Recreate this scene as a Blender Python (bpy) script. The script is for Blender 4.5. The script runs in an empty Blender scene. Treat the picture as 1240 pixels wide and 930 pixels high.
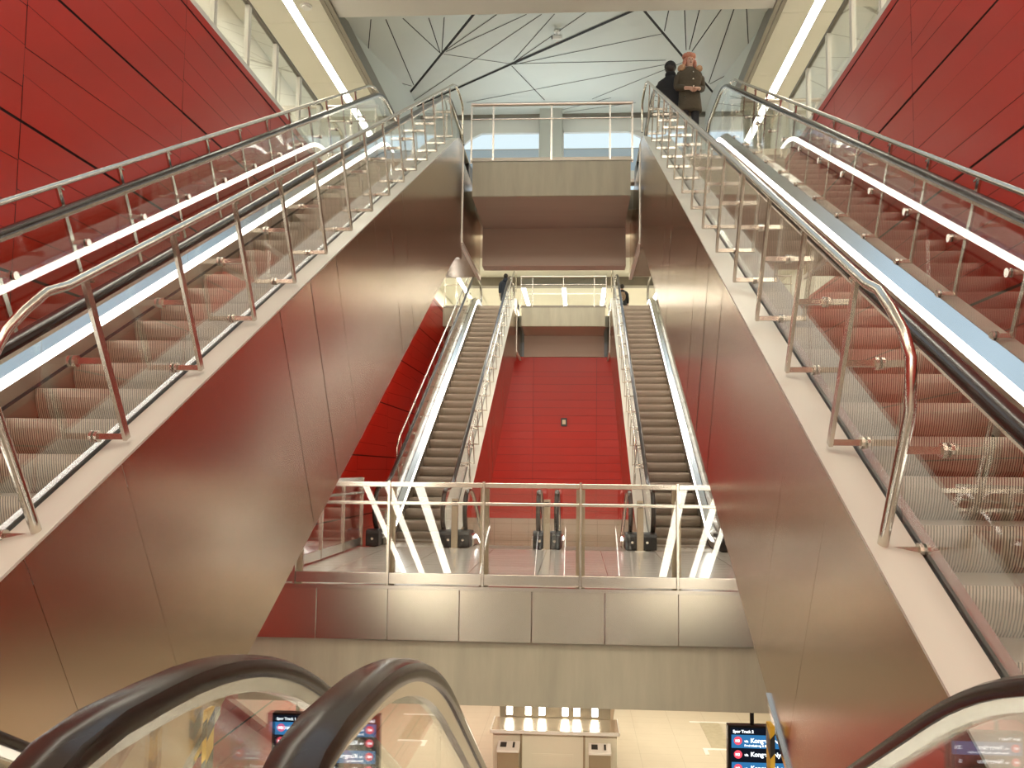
import bpy, bmesh, math, random
from mathutils import Vector, Matrix
random.seed(7)
S = math.tan(math.radians(30))
H = 6.926                      # storey height
MOD = 13.18                    # distance between one flight and the next
sc = bpy.context.scene
COL = sc.collection

# ------------------------------------------------------------------ materials
def nodes(name):
    m = bpy.data.materials.new(name); m.use_nodes = True
    nt = m.node_tree; nt.nodes.clear()
    out = nt.nodes.new('ShaderNodeOutputMaterial')
    return m, nt, out
def N_(nt, t, **kw):
    n = nt.nodes.new(t)
    for k, v in kw.items():
        if k.startswith('_'): setattr(n, k[1:], v)
        else: n.inputs[k].default_value = v
    return n
def math_(nt, op, a, b=None, c=None):
    n = nt.nodes.new('ShaderNodeMath'); n.operation = op
    for i, x in enumerate((a, b, c)):
        if x is None: continue
        if isinstance(x, (int, float)): n.inputs[i].default_value = x
        else: nt.links.new(x, n.inputs[i])
    return n.outputs[0]
def mixc(nt, fac, a, b):
    n = nt.nodes.new('ShaderNodeMix'); n.data_type = 'RGBA'
    if isinstance(fac, (int, float)): n.inputs[0].default_value = fac
    else: nt.links.new(fac, n.inputs[0])
    for i, x in ((6, a), (7, b)):
        if isinstance(x, tuple): n.inputs[i].default_value = (*x, 1)
        else: nt.links.new(x, n.inputs[i])
    return n.outputs[2]
def objco(nt):
    g = nt.nodes.new('ShaderNodeTexCoord'); return g.outputs['Object']
def noise(nt, scale, detail=3, rough=.55, vec=None, stretch=None):
    n = N_(nt, 'ShaderNodeTexNoise', Scale=scale, Detail=detail, Roughness=rough)
    v = vec or objco(nt)
    if stretch:
        mp = N_(nt, 'ShaderNodeMapping'); mp.inputs['Scale'].default_value = stretch
        nt.links.new(v, mp.inputs[0]); v = mp.outputs[0]
    nt.links.new(v, n.inputs['Vector']); return n.outputs['Fac']
def bump(nt, h, strength, dist=.01):
    b = N_(nt, 'ShaderNodeBump', Strength=strength, Distance=dist)
    nt.links.new(h, b.inputs['Height']); return b.outputs[0]
def mat(name, col, rough=.5, metal=0., col2=None, nscale=4, stretch=None, bmp=0, bscale=None, bdist=.01, spec=.5, detail=3, rvar=0):
    m, nt, out = nodes(name)
    p = N_(nt, 'ShaderNodeBsdfPrincipled', Roughness=rough, Metallic=metal)
    p.inputs['Base Color'].default_value = (*col, 1)
    p.inputs['Specular IOR Level'].default_value = spec
    f = noise(nt, nscale, detail, stretch=stretch)
    if col2:
        nt.links.new(mixc(nt, f, col, col2), p.inputs['Base Color'])
    if rvar:
        nt.links.new(math_(nt, 'MULTIPLY_ADD', f, rvar, rough - rvar * .5), p.inputs['Roughness'])
    if bmp:
        nt.links.new(bump(nt, noise(nt, bscale or nscale, 2, stretch=stretch), bmp, bdist), p.inputs['Normal'])
    nt.links.new(p.outputs[0], out.inputs[0])
    return m
def emit(name, col, s):
    m, nt, out = nodes(name)
    e = N_(nt, 'ShaderNodeEmission', Strength=s); e.inputs[0].default_value = (*col, 1)
    nt.links.new(e.outputs[0], out.inputs[0]); return m
def glassmat(name, tint, gain=1.0):
    m, nt, out = nodes(name)
    geo = N_(nt, 'ShaderNodeNewGeometry')
    ior = math_(nt, 'MULTIPLY_ADD', geo.outputs['Backfacing'], 1 / 1.52 - 1.52, 1.52)
    fr = N_(nt, 'ShaderNodeFresnel'); nt.links.new(ior, fr.inputs['IOR'])
    f = math_(nt, 'MINIMUM', math_(nt, 'MULTIPLY', fr.outputs[0], gain), 1.0)
    t = N_(nt, 'ShaderNodeBsdfTransparent'); t.inputs[0].default_value = (*tint, 1)
    g = N_(nt, 'ShaderNodeBsdfGlossy', Roughness=.0); g.inputs[0].default_value = (1, 1, 1, 1)
    mx = N_(nt, 'ShaderNodeMixShader')
    nt.links.new(f, mx.inputs[0]); nt.links.new(t.outputs[0], mx.inputs[1]); nt.links.new(g.outputs[0], mx.inputs[2])
    nt.links.new(mx.outputs[0], out.inputs[0]); return m
def stepmat(name):
    m, nt, out = nodes(name)
    sep = N_(nt, 'ShaderNodeSeparateXYZ'); nt.links.new(objco(nt), sep.inputs[0])
    fr = math_(nt, 'FRACT', math_(nt, 'MULTIPLY', sep.outputs[0], 1 / .0128))
    tri = math_(nt, 'ABSOLUTE', math_(nt, 'SUBTRACT', fr, .5))
    k = math_(nt, 'SMOOTH_MIN', math_(nt, 'MULTIPLY', math_(nt, 'SUBTRACT', tri, .12), 6), 1.0, .1)
    k = math_(nt, 'MAXIMUM', k, 0.0)
    n = noise(nt, 9, 3)
    lit = mixc(nt, n, (.46, .37, .28), (.38, .31, .24))
    p = N_(nt, 'ShaderNodeBsdfPrincipled', Roughness=.38, Metallic=.55)
    nt.links.new(mixc(nt, k, (.06, .045, .038), lit), p.inputs['Base Color'])
    nt.links.new(bump(nt, k, .35, .003), p.inputs['Normal'])
    nt.links.new(p.outputs[0], out.inputs[0]); return m
def tilemat(name, c1, c2, joint, sx, sy, rough, axes=(0, 1), w=.006, off=(0, 0)):
    m, nt, out = nodes(name)
    sep = N_(nt, 'ShaderNodeSeparateXYZ'); nt.links.new(objco(nt), sep.inputs[0])
    ds = []
    for a, s_, o in ((axes[0], sx, off[0]), (axes[1], sy, off[1])):
        fr = math_(nt, 'FRACT', math_(nt, 'MULTIPLY', math_(nt, 'ADD', sep.outputs[a], o), 1 / s_))
        ds.append(math_(nt, 'LESS_THAN', fr, w / s_))
    j = math_(nt, 'MAXIMUM', ds[0], ds[1])
    n = noise(nt, 2.5, 5)
    p = N_(nt, 'ShaderNodeBsdfPrincipled', Roughness=rough)
    nt.links.new(mixc(nt, j, mixc(nt, n, c1, c2), joint), p.inputs['Base Color'])
    nt.links.new(p.outputs[0], out.inputs[0]); return m

M = {}
M['clad'] = mat('brushed_steel_cladding', (.58, .46, .36), .22, 1, (.55, .435, .34), 1.2)
M['steel'] = mat('satin_steel', (.66, .61, .54), .26, 1, (.58, .53, .46), 6)
M['fascia'] = mat('polished_fascia_steel', (.72, .66, .55), .26, 1, (.68, .62, .52), 2)
M['deck'] = mat('deck_steel', (.74, .75, .74), .2, 1, (.68, .70, .70), 3)
M['outdeck'] = mat('outer_deck_steel', (.70, .68, .60), .36, .2, (.65, .63, .56), 3)
M['skirt'] = mat('skirt_steel', (.60, .53, .46), .3, 1, (.52, .46, .40), 3)
M['rubber'] = mat('handrail_rubber', (.022, .016, .013), .22, 0, (.032, .024, .019), 5, spec=.42)
M['black'] = mat('black_plastic', (.012, .011, .011), .4, 0, (.02, .018, .017), 8)
M['dark'] = mat('dark_gap', (.01, .009, .009), .7, 0, (.014, .013, .012), 8)
M['step'] = stepmat('ribbed_step_metal')
M['glass'] = glassmat('balustrade_glass', (.955, .975, .965), 1.25)
M['pane'] = glassmat('guard_glass', (.975, .985, .975), 1.2)
M['led'] = emit('led_strip_light', (1, .95, .86), 9)
M['sled'] = emit('soffit_strip_light', (1, .92, .76), 9)
M['strip'] = emit('ceiling_strip_light', (1, .93, .78), 22)
M['sky'] = emit('skylight_daylight', (.68, .86, 1), .85)
M['window'] = emit('window_daylight', (.68, .82, .90), 1.0)
M['red'] = mat('red_enamel_panel', (.42, .014, .005), .34, 0, (.38, .012, .004), 1.5, spec=.3)
M['seam'] = mat('seam_backing', (.02, .004, .004), .7, 0, (.03, .006, .005), 5)
M['concrete'] = mat('beige_concrete', (.50, .46, .34), .62, 0, (.29, .27, .20), 1.6, stretch=(3.5, 3.5, .5), bmp=.1, bscale=20, bdist=.004, detail=7)
M['concrete_redlit'] = mat('soffit_concrete_redlit', (.42, .33, .27), .5, 0, (.35, .275, .22), 1.4, stretch=(.5, 3, 3), bmp=.1, bscale=18, bdist=.004, detail=7)  # concrete copy with the red walls' reflected light tinted into its colour
M['cream'] = mat('cream_panel', (.80, .77, .66), .45, 0, (.76, .73, .62), .8)
M['ceiling'] = mat('faceted_ceiling_panel', (.60, .64, .61), .5, 0, (.56, .60, .57), .7)
M['beam'] = mat('painted_beam', (.74, .73, .69), .55, 0, (.70, .69, .65), 1.2)
M['trimdark'] = mat('dark_trim_steel', (.20, .18, .15), .35, 1, (.26, .23, .19), 3)
M['pillar'] = mat('grey_pillar', (.40, .40, .36), .6, 0, (.36, .36, .32), 2)
M['floor'] = tilemat('pale_floor_tile', (.70, .68, .62), (.62, .60, .55), (.28, .27, .25), .9, .3, .16, w=.008)
M['floor2'] = tilemat('concourse_floor_tile', (.60, .56, .46), (.55, .51, .42), (.44, .41, .34), 1.2, .6, .22, w=.010)
M['beige'] = tilemat('beige_wall_tile', (.42, .35, .27), (.36, .30, .23), (.22, .18, .14), .62, .3, .35, axes=(0, 2), w=.012)
M['plate'] = mat('floor_plate_metal', (.42, .36, .29), .4, .7, (.36, .31, .25), 12)
M['white'] = mat('white_enamel', (.82, .81, .78), .3, 0, (.78, .77, .74), 4)
M['tan'] = mat('tan_metal', (.42, .34, .24), .35, .6, (.38, .31, .22), 4)
M['yellow'] = mat('hazard_yellow', (.72, .43, .03), .5, 0, (.66, .39, .03), 6)
M['screen'] = emit('screen_black', (.006, .008, .014), 1)
M['rowblue'] = emit('screen_blue', (.03, .16, .36), 1)
M['txt'] = emit('screen_text_white', (.9, .95, 1), 1.6)
M['badge'] = emit('screen_badge_red', (.80, .08, .12), 1.1)
M['skin'] = mat('skin', (.46, .27, .19), .5, 0, (.42, .24, .17), 10)
M['olive'] = mat('olive_parka_cloth', (.045, .034, .018), .85, 0, (.065, .048, .026), 18, bmp=.5, bscale=14, bdist=.02)
M['blackcloth'] = mat('black_cloth', (.008, .008, .009), .85, 0, (.014, .013, .014), 14, bmp=.5, bscale=14, bdist=.02)
M['navy'] = mat('navy_cloth', (.012, .016, .026), .8, 0, (.02, .025, .036), 14, bmp=.5, bscale=12, bdist=.02)
M['denim'] = mat('dark_trousers', (.012, .012, .014), .85, 0, (.02, .02, .022), 16)
M['fur'] = mat('tan_fur', (.42, .24, .13), .9, 0, (.55, .34, .20), 40, bmp=1, bscale=60, bdist=.03)
M['hairpink'] = mat('pink_blond_hair', (.40, .10, .085), .6, 0, (.50, .27, .15), 22, bmp=1, bscale=30, bdist=.02)
M['hairdark'] = mat('dark_hair', (.015, .011, .009), .6, 0, (.03, .02, .016), 30, bmp=.6, bscale=40, bdist=.01)
M['bag'] = mat('tan_backpack_cloth', (.30, .20, .13), .8, 0, (.24, .16, .10), 12)

# ------------------------------------------------------------------ mesh builder
class MB:
    def __init__(s): s.v = []; s.f = []; s.mi = []
    def poly(s, pts, mi=0):
        b = len(s.v); s.v += [tuple(p) for p in pts]; s.f.append(tuple(range(b, b + len(pts)))); s.mi.append(mi)
    def rings(s, rings, close=True, mi=0, caps=True):
        b = len(s.v); n = len(rings[0])
        for r in rings: s.v += [tuple(p) for p in r]
        for i in range(len(rings) - 1):
            for j in range(n if close else n - 1):
                k = (j + 1) % n
                s.f.append((b + i * n + j, b + i * n + k, b + (i + 1) * n + k, b + (i + 1) * n + j)); s.mi.append(mi)
        if caps and close:
            s.f.append(tuple(b + j for j in reversed(range(n)))); s.mi.append(mi)
            s.f.append(tuple(b + (len(rings) - 1) * n + j for j in range(n))); s.mi.append(mi)
    def box(s, x0, x1, y0, y1, z0, z1, mi=0):
        s.rings([[(x0, y0, z0), (x1, y0, z0), (x1, y1, z0), (x0, y1, z0)], [(x0, y0, z1), (x1, y0, z1), (x1, y1, z1), (x0, y1, z1)]], mi=mi)
    def prism_x(s, x0, x1, yz, mi=0):
        s.rings([[(x0, y, z) for y, z in yz], [(x1, y, z) for y, z in yz]], mi=mi)
    def prism_y(s, y0, y1, xz, mi=0):
        s.rings([[(x, y0, z) for x, z in xz], [(x, y1, z) for x, z in xz]], mi=mi)
    def tube(s, pts, r, n=10, mi=0, square=False, closed=False):
        pts = [Vector(p) for p in pts]; rr = []
        if square: n = 4
        ref = None
        for i, p in enumerate(pts):
            a = pts[max(i - 1, 0)]; c = pts[min(i + 1, len(pts) - 1)]
            t = (c - a).normalized()
            if ref is None:
                ref = Vector((1, 0, 0)) if abs(t.x) < .9 else Vector((0, 0, 1))
            u = (ref - t * ref.dot(t)).normalized(); w = t.cross(u); ref = u
            k = 1.0
            if 0 < i < len(pts) - 1:
                ca = (p - a).normalized().dot((c - p).normalized()); k = 1 / max(.5, math.sqrt((1 + ca) / 2))
            rx, ry = (r if isinstance(r, tuple) else (r, r))
            ph = math.pi / 4 if square else 0
            q = math.sqrt(2) if square else 1
            rr.append([p + u * (rx * q * math.cos(ph + 2 * math.pi * j / n)) + w * (ry * q * math.sin(ph + 2 * math.pi * j / n)) for j in range(n)])
        s.rings(rr, mi=mi)
    def disc(s, c, axis, r, h, n=14, mi=0):
        a = Vector(axis).normalized(); s.tube([Vector(c), Vector(c) + a * h], r, n, mi)
    def sphere(s, c, r, nu=14, nv=9, mi=0, fn=None):
        r = r if isinstance(r, tuple) else (r, r, r)
        rr = []
        for i in range(nv + 1):
            th = math.pi * (i + .0001 * (i == 0) - .0001 * (i == nv)) / nv
            ring = []
            for j in range(nu):
                ph = 2 * math.pi * j / nu
                d = (math.sin(th) * math.cos(ph), math.sin(th) * math.sin(ph), math.cos(th))
                k = fn(d) if fn else 1
                ring.append((c[0] + r[0] * d[0] * k, c[1] + r[1] * d[1] * k, c[2] + r[2] * d[2] * k))
            rr.append(ring)
        s.rings(rr, mi=mi)
    def build(s, name, mats, parent=None, loc=None, smooth=False, bevel=0, autos=None):
        me = bpy.data.meshes.new(name); me.from_pydata(s.v, [], s.f)
        mats = mats if isinstance(mats, (list, tuple)) else [mats]
        for m in mats: me.materials.append(M[m] if isinstance(m, str) else m)
        me.polygons.foreach_set('material_index', s.mi)
        bm = bmesh.new(); bm.from_mesh(me); bmesh.ops.recalc_face_normals(bm, faces=bm.faces[:]); bm.to_mesh(me); bm.free()
        if smooth:
            me.polygons.foreach_set('use_smooth', [True] * len(me.polygons))
            if autos is not None:
                me.set_sharp_from_angle(angle=math.radians(autos))
        o = bpy.data.objects.new(name, me); COL.objects.link(o)
        if parent: o.parent = parent
        if loc: o.location = loc
        if bevel:
            b = o.modifiers.new('bevel', 'BEVEL'); b.width = bevel; b.segments = 2; b.limit_method = 'ANGLE'
        return o

def thing(name, label, cat, loc=(0, 0, 0), group=None, rz=0):
    o = bpy.data.objects.new(name, None); COL.objects.link(o); o.location = loc; o.rotation_euler.z = rz
    o.empty_display_size = .2
    return tag(o, label, cat, group)
def tag(o, label, cat, group=None):
    o['label'] = label; o['category'] = cat
    if group: o['group'] = group
    return o
def struct(o): o['kind'] = 'structure'; return o
def copy_tree(o, parent=None):
    c = o.copy(); COL.objects.link(c)
    if parent: c.parent = parent
    for ch in list(o.children): copy_tree(ch, c)
    return c

# ------------------------------------------------------------------ escalator
Y1, Y2 = 1.70, 1.70 + H / S
TB = .45
def nose(y, d):
    """height of the step-nosing line; d=+1 climbs away from the start, -1 descends"""
    def ramp(q):
        if q < -TB: return 0.
        if q < TB: return S * (q + TB) ** 2 / (4 * TB)
        return S * q
    return d * (ramp(y - Y1) - ramp(y - Y2))
def ysamp(a, b):
    ys = {a, b}
    for c in (Y1, Y2):
        for i in range(-5, 6):
            q = c + TB * i / 5
            if a < q < b: ys.add(q)
    return sorted(ys)
def sweep(mb, sec, a, b, d, m, mi=0):
    mb.rings([[(m * u, y, nose(y, d) + v) for u, v in sec] for y in ysamp(a, b)], mi=mi)

YN0, YN1 = .74, 15.55          # outermost points of the two newels
HR = .98
def hand_path(d, HR=.98):
    zt, zb = HR, .22
    r = (zt - zb) / 2
    pts = []
    for i in range(13):                          # lower newel, from the base box round the nose to the top
        a = -math.pi / 2 - math.pi * i / 12
        pts.append((YN0 + r + r * math.cos(a), zb + r + r * math.sin(a)))
    pts += [(y, nose(y, d) + HR) for y in ysamp(YN0 + r + .1, YN1 - r - .1)]
    z1 = d * H
    for i in range(13):
        a = math.pi / 2 - math.pi * i / 12
        pts.append((YN1 - r + r * math.cos(a), z1 + zb + r + r * math.sin(a)))
    return pts

def escalator(label, cx, y0, z0, d, m, vb, group, guards=True, hr=.98, hri=None):
    root = thing('escalator', label, 'escalator', (cx, y0, z0), group)
    top = d * H
    # steps ------------------------------------------------------------
    P = .361
    ph = .17 if m < 0 else .05
    sm = MB()
    rz = P * S
    if d > 0:
        yz = [(0, 0), (P + .07, 0), (P + .07, -.03), (.10, -.03), (.09, -rz), (.07, -rz), (.045, -rz * .86), (.02, -rz * .58), (.004, -rz * .26), (0, -.02)]
    else:
        yz = [(-P - .07, 0), (0, 0), (0, -.02), (-.004, -rz * .26), (-.02, -rz * .58), (-.045, -rz * .86), (-.07, -rz), (-.09, -rz), (-.10, -.03), (-P - .07, -.03)]
    sm.prism_x(-.5 if not guards else (-.5 if m < 0 else -.47), .5 if not guards else (.47 if m < 0 else .5), yz)
    me = None
    k = 0; y = 1.05 + ph
    while y < 14.2:
        zz = nose(y, d)
        if me is None:
            o = sm.build('step', 'step', root, (0, y, zz)); me = o.data
        else:
            o = bpy.data.objects.new('step', me); COL.objects.link(o); o.parent = root; o.location = (0, y, zz)
        y += P
    # floor plates ---------------------------------------------------------
    for a, b, z in ((.62, 1.22, 0), (14.3, 15.75, top)):
        b_ = MB(); b_.box(-.56, .56, a, b, z - .06, z + .004)
        for q in range(9):
            x = -.48 + q * .12
            b_.box(x, x + .05, (b - .07 if a < 2 else a - .0), (b - .01 if a < 2 else a + .06), z + .004, z + .012)
        b_.build('floor_plate', 'plate', root)
    for s in (1, -1):                         # +1 = wall side, -1 = hall side
        mm = m * s
        narrow = guards and s < 0
        us, ug = (.475, .551) if narrow else (.505, .625)      # skirt face and glass face
        uo = ug + .012; hh = hri if narrow else hr
        b_ = MB(); sweep(b_, [(us, -.2), (us + .025, -.2), (us + .025, .125), (us, .125)], 1.0, 14.9, d, mm); b_.build('skirt_panel', 'skirt', root)
        b_ = MB(); sweep(b_, [(us - .003, -.005), (us + .001, -.005), (us + .001, .02), (us - .003, .02)], 1.0, 14.9, d, mm)
        b_.build('skirt_brush', 'dark', root)
        b_ = MB(); sweep(b_, [(us, .125), (us + .025, .125), (us + .025, .19), (us + .013, .19)], 1.35, 14.35, d, mm); b_.build('led_strip', 'led', root)
        vg = .21 if narrow else .27
        b_ = MB(); sweep(b_, [(us + .013, .19), (us + .025, .12), (ug - .007, .12), (ug - .007, vg)], .95, 15.2, d, mm); b_.build('inner_deck', 'deck', root)
        b_ = MB(); sweep(b_, [(ug - .007, .10), (uo + .008, .10), (uo + .008, vg - .025), (ug - .007, vg - .025)], .95, 15.2, d, mm); b_.build('glass_channel', 'black', root)
        vo = .205 if narrow else .25
        b_ = MB(); sweep(b_, [(uo + .008, .17), (.763, .222), (.776, .236), (.776, .25), (uo + .008, vo)], .95, 15.2, d, mm); b_.build('outer_deck', 'outdeck', root)
        # glass panes
        cuts = [1.15] + [2.08 + 1.254 * i for i in range(11)] + [15.1]
        for i in range(len(cuts) - 1):
            b_ = MB(); sweep(b_, [(ug, .17), (uo, .17), (uo, hh - .025), (ug, hh - .025)], cuts[i] + .004, cuts[i + 1] - .004, d, mm)
            b_.build('glass_panel', 'glass', root)
        hp = hand_path(d, hh)
        for a, b in ((0, 13), (len(hp) - 13, len(hp))):
            b_ = MB(); pts = hp[a:b]; b_.prism_x(mm * ug, mm * uo, [(y * 1.0, z) for y, z in pts]); b_.build('glass_panel', 'glass', root)
        # handrail: rounded rubber profile on a steel guide
        def sweep2(pr, mt, nm):
            rr = []
            for i, (yy, zz) in enumerate(hp):
                a = hp[max(0, i - 1)]; c = hp[min(len(hp) - 1, i + 1)]
                ty, tz = c[0] - a[0], c[1] - a[1]; L = math.hypot(ty, tz); ty /= L; tz /= L
                rr.append([(mm * (ug + .006) + q, yy - tz * w, zz + ty * w) for q, w in pr])
            b_ = MB(); b_.rings(rr); return b_.build(nm, mt, root, smooth=True, autos=40)
        prof = [(-.036, -.022), (-.04, -.004), (-.034, .012), (-.016, .02), (.016, .02), (.034, .012), (.04, -.004), (.036, -.022), (.018, -.024), (-.018, -.024)]
        sweep2(prof, 'rubber', 'handrail')
        sweep2([(-.017, -.05), (.017, -.05), (.028, -.022), (-.028, -.022)], 'steel', 'handrail_guide')
        # newel bases (black inlet boxes)
        for a, b, z in ((YN0, YN0 + .62, 0), (YN1 - .62, YN1, top)):
            q0, q1 = mm * (.50 if narrow else .545), mm * .775
            b_ = MB(); lo, hi = min(q0, q1), max(q0, q1)
            f = 1 if a < 5 else -1
            ye, yi = (a, b) if f > 0 else (b, a)
            b_.prism_x(lo, hi, [(ye, z), (yi, z), (yi, z + .26), (ye + f * .12, z + .30), (ye + f * .02, z + .27), (ye, z + .22)])
            nb = b_.build('newel_base', 'black', root, bevel=.012)
            b_ = MB(); b_.disc((mm * .66, ye - f * .004, z + .13), (0, f, 0), .022, .012); b_.build('stop_button', 'steel', nb)
        # guard rail with posts
        if guards:
            g = MB()
            u = .711 if s < 0 else .735
            vt = 1.19 if s < 0 else 1.20
            nd = Vector((0, -S, 1)).normalized()
            ys0 = 3.42
            pts = []
            yb = 3.16; zb = nose(yb, d) + .19                      # rail end folds back down to the lowest standoff
            ptop = Vector((mm * u, yb, zb)) + nd * .62
            rise = [(mm * u, yb, zb)]
            e0 = Vector((mm * u, 3.25, nose(3.25, d) + vt))
            rise += [tuple(Vector((mm * u, yb, zb)) + nd * .60), (mm * u, 2.845, 1.73), (mm * u, 2.90, 1.83), (mm * u, 3.00, 1.93), (mm * u, 3.12, 2.03), tuple(e0)]
            pts = rise
            for i in range(1, 11):
                yy = 3.25 + (13.25 - 3.25) * i / 10; pts.append((mm * u, yy, nose(yy, 1) + vt if yy < 13 else -.98 + S * yy + vt))
            pts += [(mm * u, 13.62, 8.02), (mm * u, 14.0, 8.06), (mm * u, 14.33, 8.05), (mm * u, 14.42, 8.0), (mm * u, 14.45, 7.9), (mm * u, 14.45, 7.5)]
            g.tube(pts, .021, 10)
            gr = g.build('guard_rail', 'steel', root, smooth=True, autos=50)
            sp, y_ = (.735, 3.76) if s < 0 else (.715, 3.53)
            pmesh = None
            posts = [(yb, True)] + [(y_ + i * sp, False) for i in range(14)]
            for yy, first in posts:
                if yy > 13.6: break
                base = Vector((0, yy, -.98 + S * yy + (.27 if not first else .19)))
                if pmesh is None or first or len(posts) and pmesh == 'f':
                    b_ = MB()
                    x0 = mm * u; xg = mm * uo
                    L = .79 if not first else .60
                    if not first:
                        b_.tube([Vector((x0, 0, 0)), Vector((x0, 0, 0)) + nd * L], (.009, .02), square=True)
                        if True:
                            b_.box(x0 - .012, x0 + .012, (nd * L).y - .03, (nd * L).y + .06, (nd * L).z - .006, (nd * L).z + .008)
                    for q in (.012, .40 if not first else .44):
                        c = nd * q
                        b_.tube([(x0, c.y, c.z), (xg, c.y, c.z)], (.014, .014), square=True)
                        b_.disc((xg + mm * .0, c.y, c.z), (mm, 0, 0), .028, .014, 12)
                        b_.disc((mm * (ug - .013), c.y, c.z), (mm, 0, 0), .028, .013, 12)
                        if first:
                            b_.build('standoff', 'steel', gr, tuple(base)); b_ = MB()
                    if first: pmesh = 'f'
                    else: o = b_.build('post', 'steel', gr, tuple(base)); pmesh = o.data
                else:
                    o = bpy.data.objects.new('post', pmesh); COL.objects.link(o); o.parent = gr; o.location = base
    # truss: panels of cladding on both flanks, soffit underneath ----------
    def vbot(y):
        z = nose(y, d) + vb
        if d > 0: return max(z, -1.55) if y < 5 else (min(z, top - 1.52))
        return z
    ya, yb_ = 1.0, (14.2 if d > 0 else 15.3)
    for s in (1, -1):
        mm = m * s
        b_ = MB(); rng = random.Random(3 + s)
        n = [-S * .5 * math.sqrt(3), 0]
        # panel seams run square to the slope
        sl = Vector((0, 1, d * S)).normalized(); pn = Vector((0, -d * S, 1)).normalized()
        zc = -.98 * d
        vt_ = .236
        def P_(sv, w):                     # along-slope coordinate and square offset to (y, z)
            q = Vector((0, Y1, 0)) + sl * sv + pn * w
            return q.y, q.z
        clip_lo, clip_hi = ya, yb_
        # clip polygon of the flank, then cut it into panels with bisecting planes
        outline = [(y, nose(y, d) + vt_) for y in ysamp(ya, yb_)]
        low = [(y, vbot(y)) for y in sorted(set(ysamp(ya, yb_) + [2.0, 2.6, 13.9]))]
        bm = bmesh.new()
        vs = [bm.verts.new((0, y, z)) for y, z in outline + low[::-1]]
        bm.faces.new(vs)
        off = .30 if m < 0 else .22
        sv = -1.6
        cuts = []
        while sv < 16.5:
            cuts.append(sv + off); sv += .727
        for c in cuts:
            for e in (-.001, .001):
                bmesh.ops.bisect_plane(bm, geom=bm.verts[:] + bm.edges[:] + bm.faces[:], plane_co=Vector((0, Y1, 0)) + sl * (c + e), plane_no=sl)
        for f in list(bm.faces):
            cen = f.calc_center_median(); q = (cen - Vector((0, Y1, 0))).dot(sl)
            if any(abs(q - c) < .004 for c in cuts):
                pts = [v.co.copy() for v in f.verts]
                b_.poly([(mm * .768, p.y, p.z) for p in pts], 1)
            else:
                t1, t2 = rng.uniform(-.002, .002), rng.uniform(-.0006, .0006)
                pts = [v.co.copy() for v in f.verts]
                b_.poly([(mm * (.770 + max(-.003, min(.005, t1 * ((p - cen).dot(sl)) / .36 + t2))), p.y, p.z) for p in pts], 0)
        bm.free()
        b_.build('truss_cladding', ['clad', 'trimdark'], root)
    b_ = MB()
    ys = sorted(set(ysamp(ya, yb_) + [2.0, 2.6, 4.75, 13.9]))
    b_.rings([[(-.765, y, vbot(y)), (.765, y, vbot(y)), (.765, y, vbot(y) + .05), (-.765, y, vbot(y) + .05)] for y in ys])
    b_.build('truss_soffit', 'clad', root)
    if d > 0:                                # strip lights let into the sloping soffit
        for q, wd in (((-.62, .065), (-.17, .05), (.15, .042)) if m < 0 else ((-.34, .065), (.17, .05), (.42, .042))):
            y = 2.7
            while y < 13.0:
                b_ = MB(); b_.rings([[(m * q - wd, yy, vbot(yy) - .012), (m * q + wd, yy, vbot(yy) - .012), (m * q + wd, yy, vbot(yy) + .01), (m * q - wd, yy, vbot(yy) + .01)] for yy in (y + .008, y + 1.24)])
                b_.build('soffit_light', 'sled', root); y += 1.25
        for s in (1, -1):                    # light steel edge angle along the lower rim of each flank
            mm = m * s
            b_ = MB(); b_.rings([[(mm * .765, y, vbot(y) - .012), (mm * .785, y, vbot(y) - .012), (mm * .785, y, vbot(y) + .03), (mm * .765, y, vbot(y) + .03)] for y in ys if y < 4.8])
            b_.build('edge_trim', 'deck', root)
        # horizontal truss head below the upper landing
        b_ = MB(); zb = top - 1.52
        for x in (-.775, .735):
            b_.box(x, x + .04, 14.2, 16.9, zb, top - .0 + .2 if False else top - .02)
        b_.box(-.735, .735, 14.2, 16.9, zb + .02, zb + .06)
        b_.build('truss_head', 'clad', root)
        for x in (-.79, .73):
            b_ = MB(); b_.box(x, x + .06, 14.2, 16.9, zb - .05, zb + .02); b_.build('truss_head_flange', 'outdeck', root)
        for x in (-.785, .745):
            b_ = MB(); b_.box(x, x + .04, 14.16, 14.23, zb - .02, top + .24); b_.build('end_trim', 'outdeck', root)
    return root

GU, GD = 'climbing escalators in outer lanes', 'descending escalators in middle lanes'
XL = 2.36
eL = escalator('large escalator in left foreground, brown steel side, rising to upper landing', -XL, 0, 0, 1, -1, -1.86, GU, hr=1.045, hri=.992)
eR = escalator('large escalator in right foreground, brown steel side, rising past couple at its top', XL, 0, 0, 1, 1, -1.70, GU, hr=1.105, hri=1.04)
for src, lab in ((eL, 'distant escalator on left behind balcony railing, person in navy coat at its top'), (eR, 'distant escalator on right behind balcony railing, person with tan backpack at its top')):
    c = copy_tree(src); c.location.y += MOD; c['label'] = lab
XC = .787
dL = escalator('descending escalator at bottom left, black handrail arching over departure display', -XC, 0, 0, -1, -1, -.70, GD, guards=False)
dR = escalator('descending escalator at bottom right, nearest black handrails at frame bottom', XC, 0, 0, -1, 1, -.70, GD, guards=False)
for src, lab in ((dL, 'descending escalator beyond balcony, left of middle black newel pair'), (dR, 'descending escalator beyond balcony, right of middle black newel pair')):
    c = copy_tree(src); c.location.y += MOD; c['label'] = lab

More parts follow.
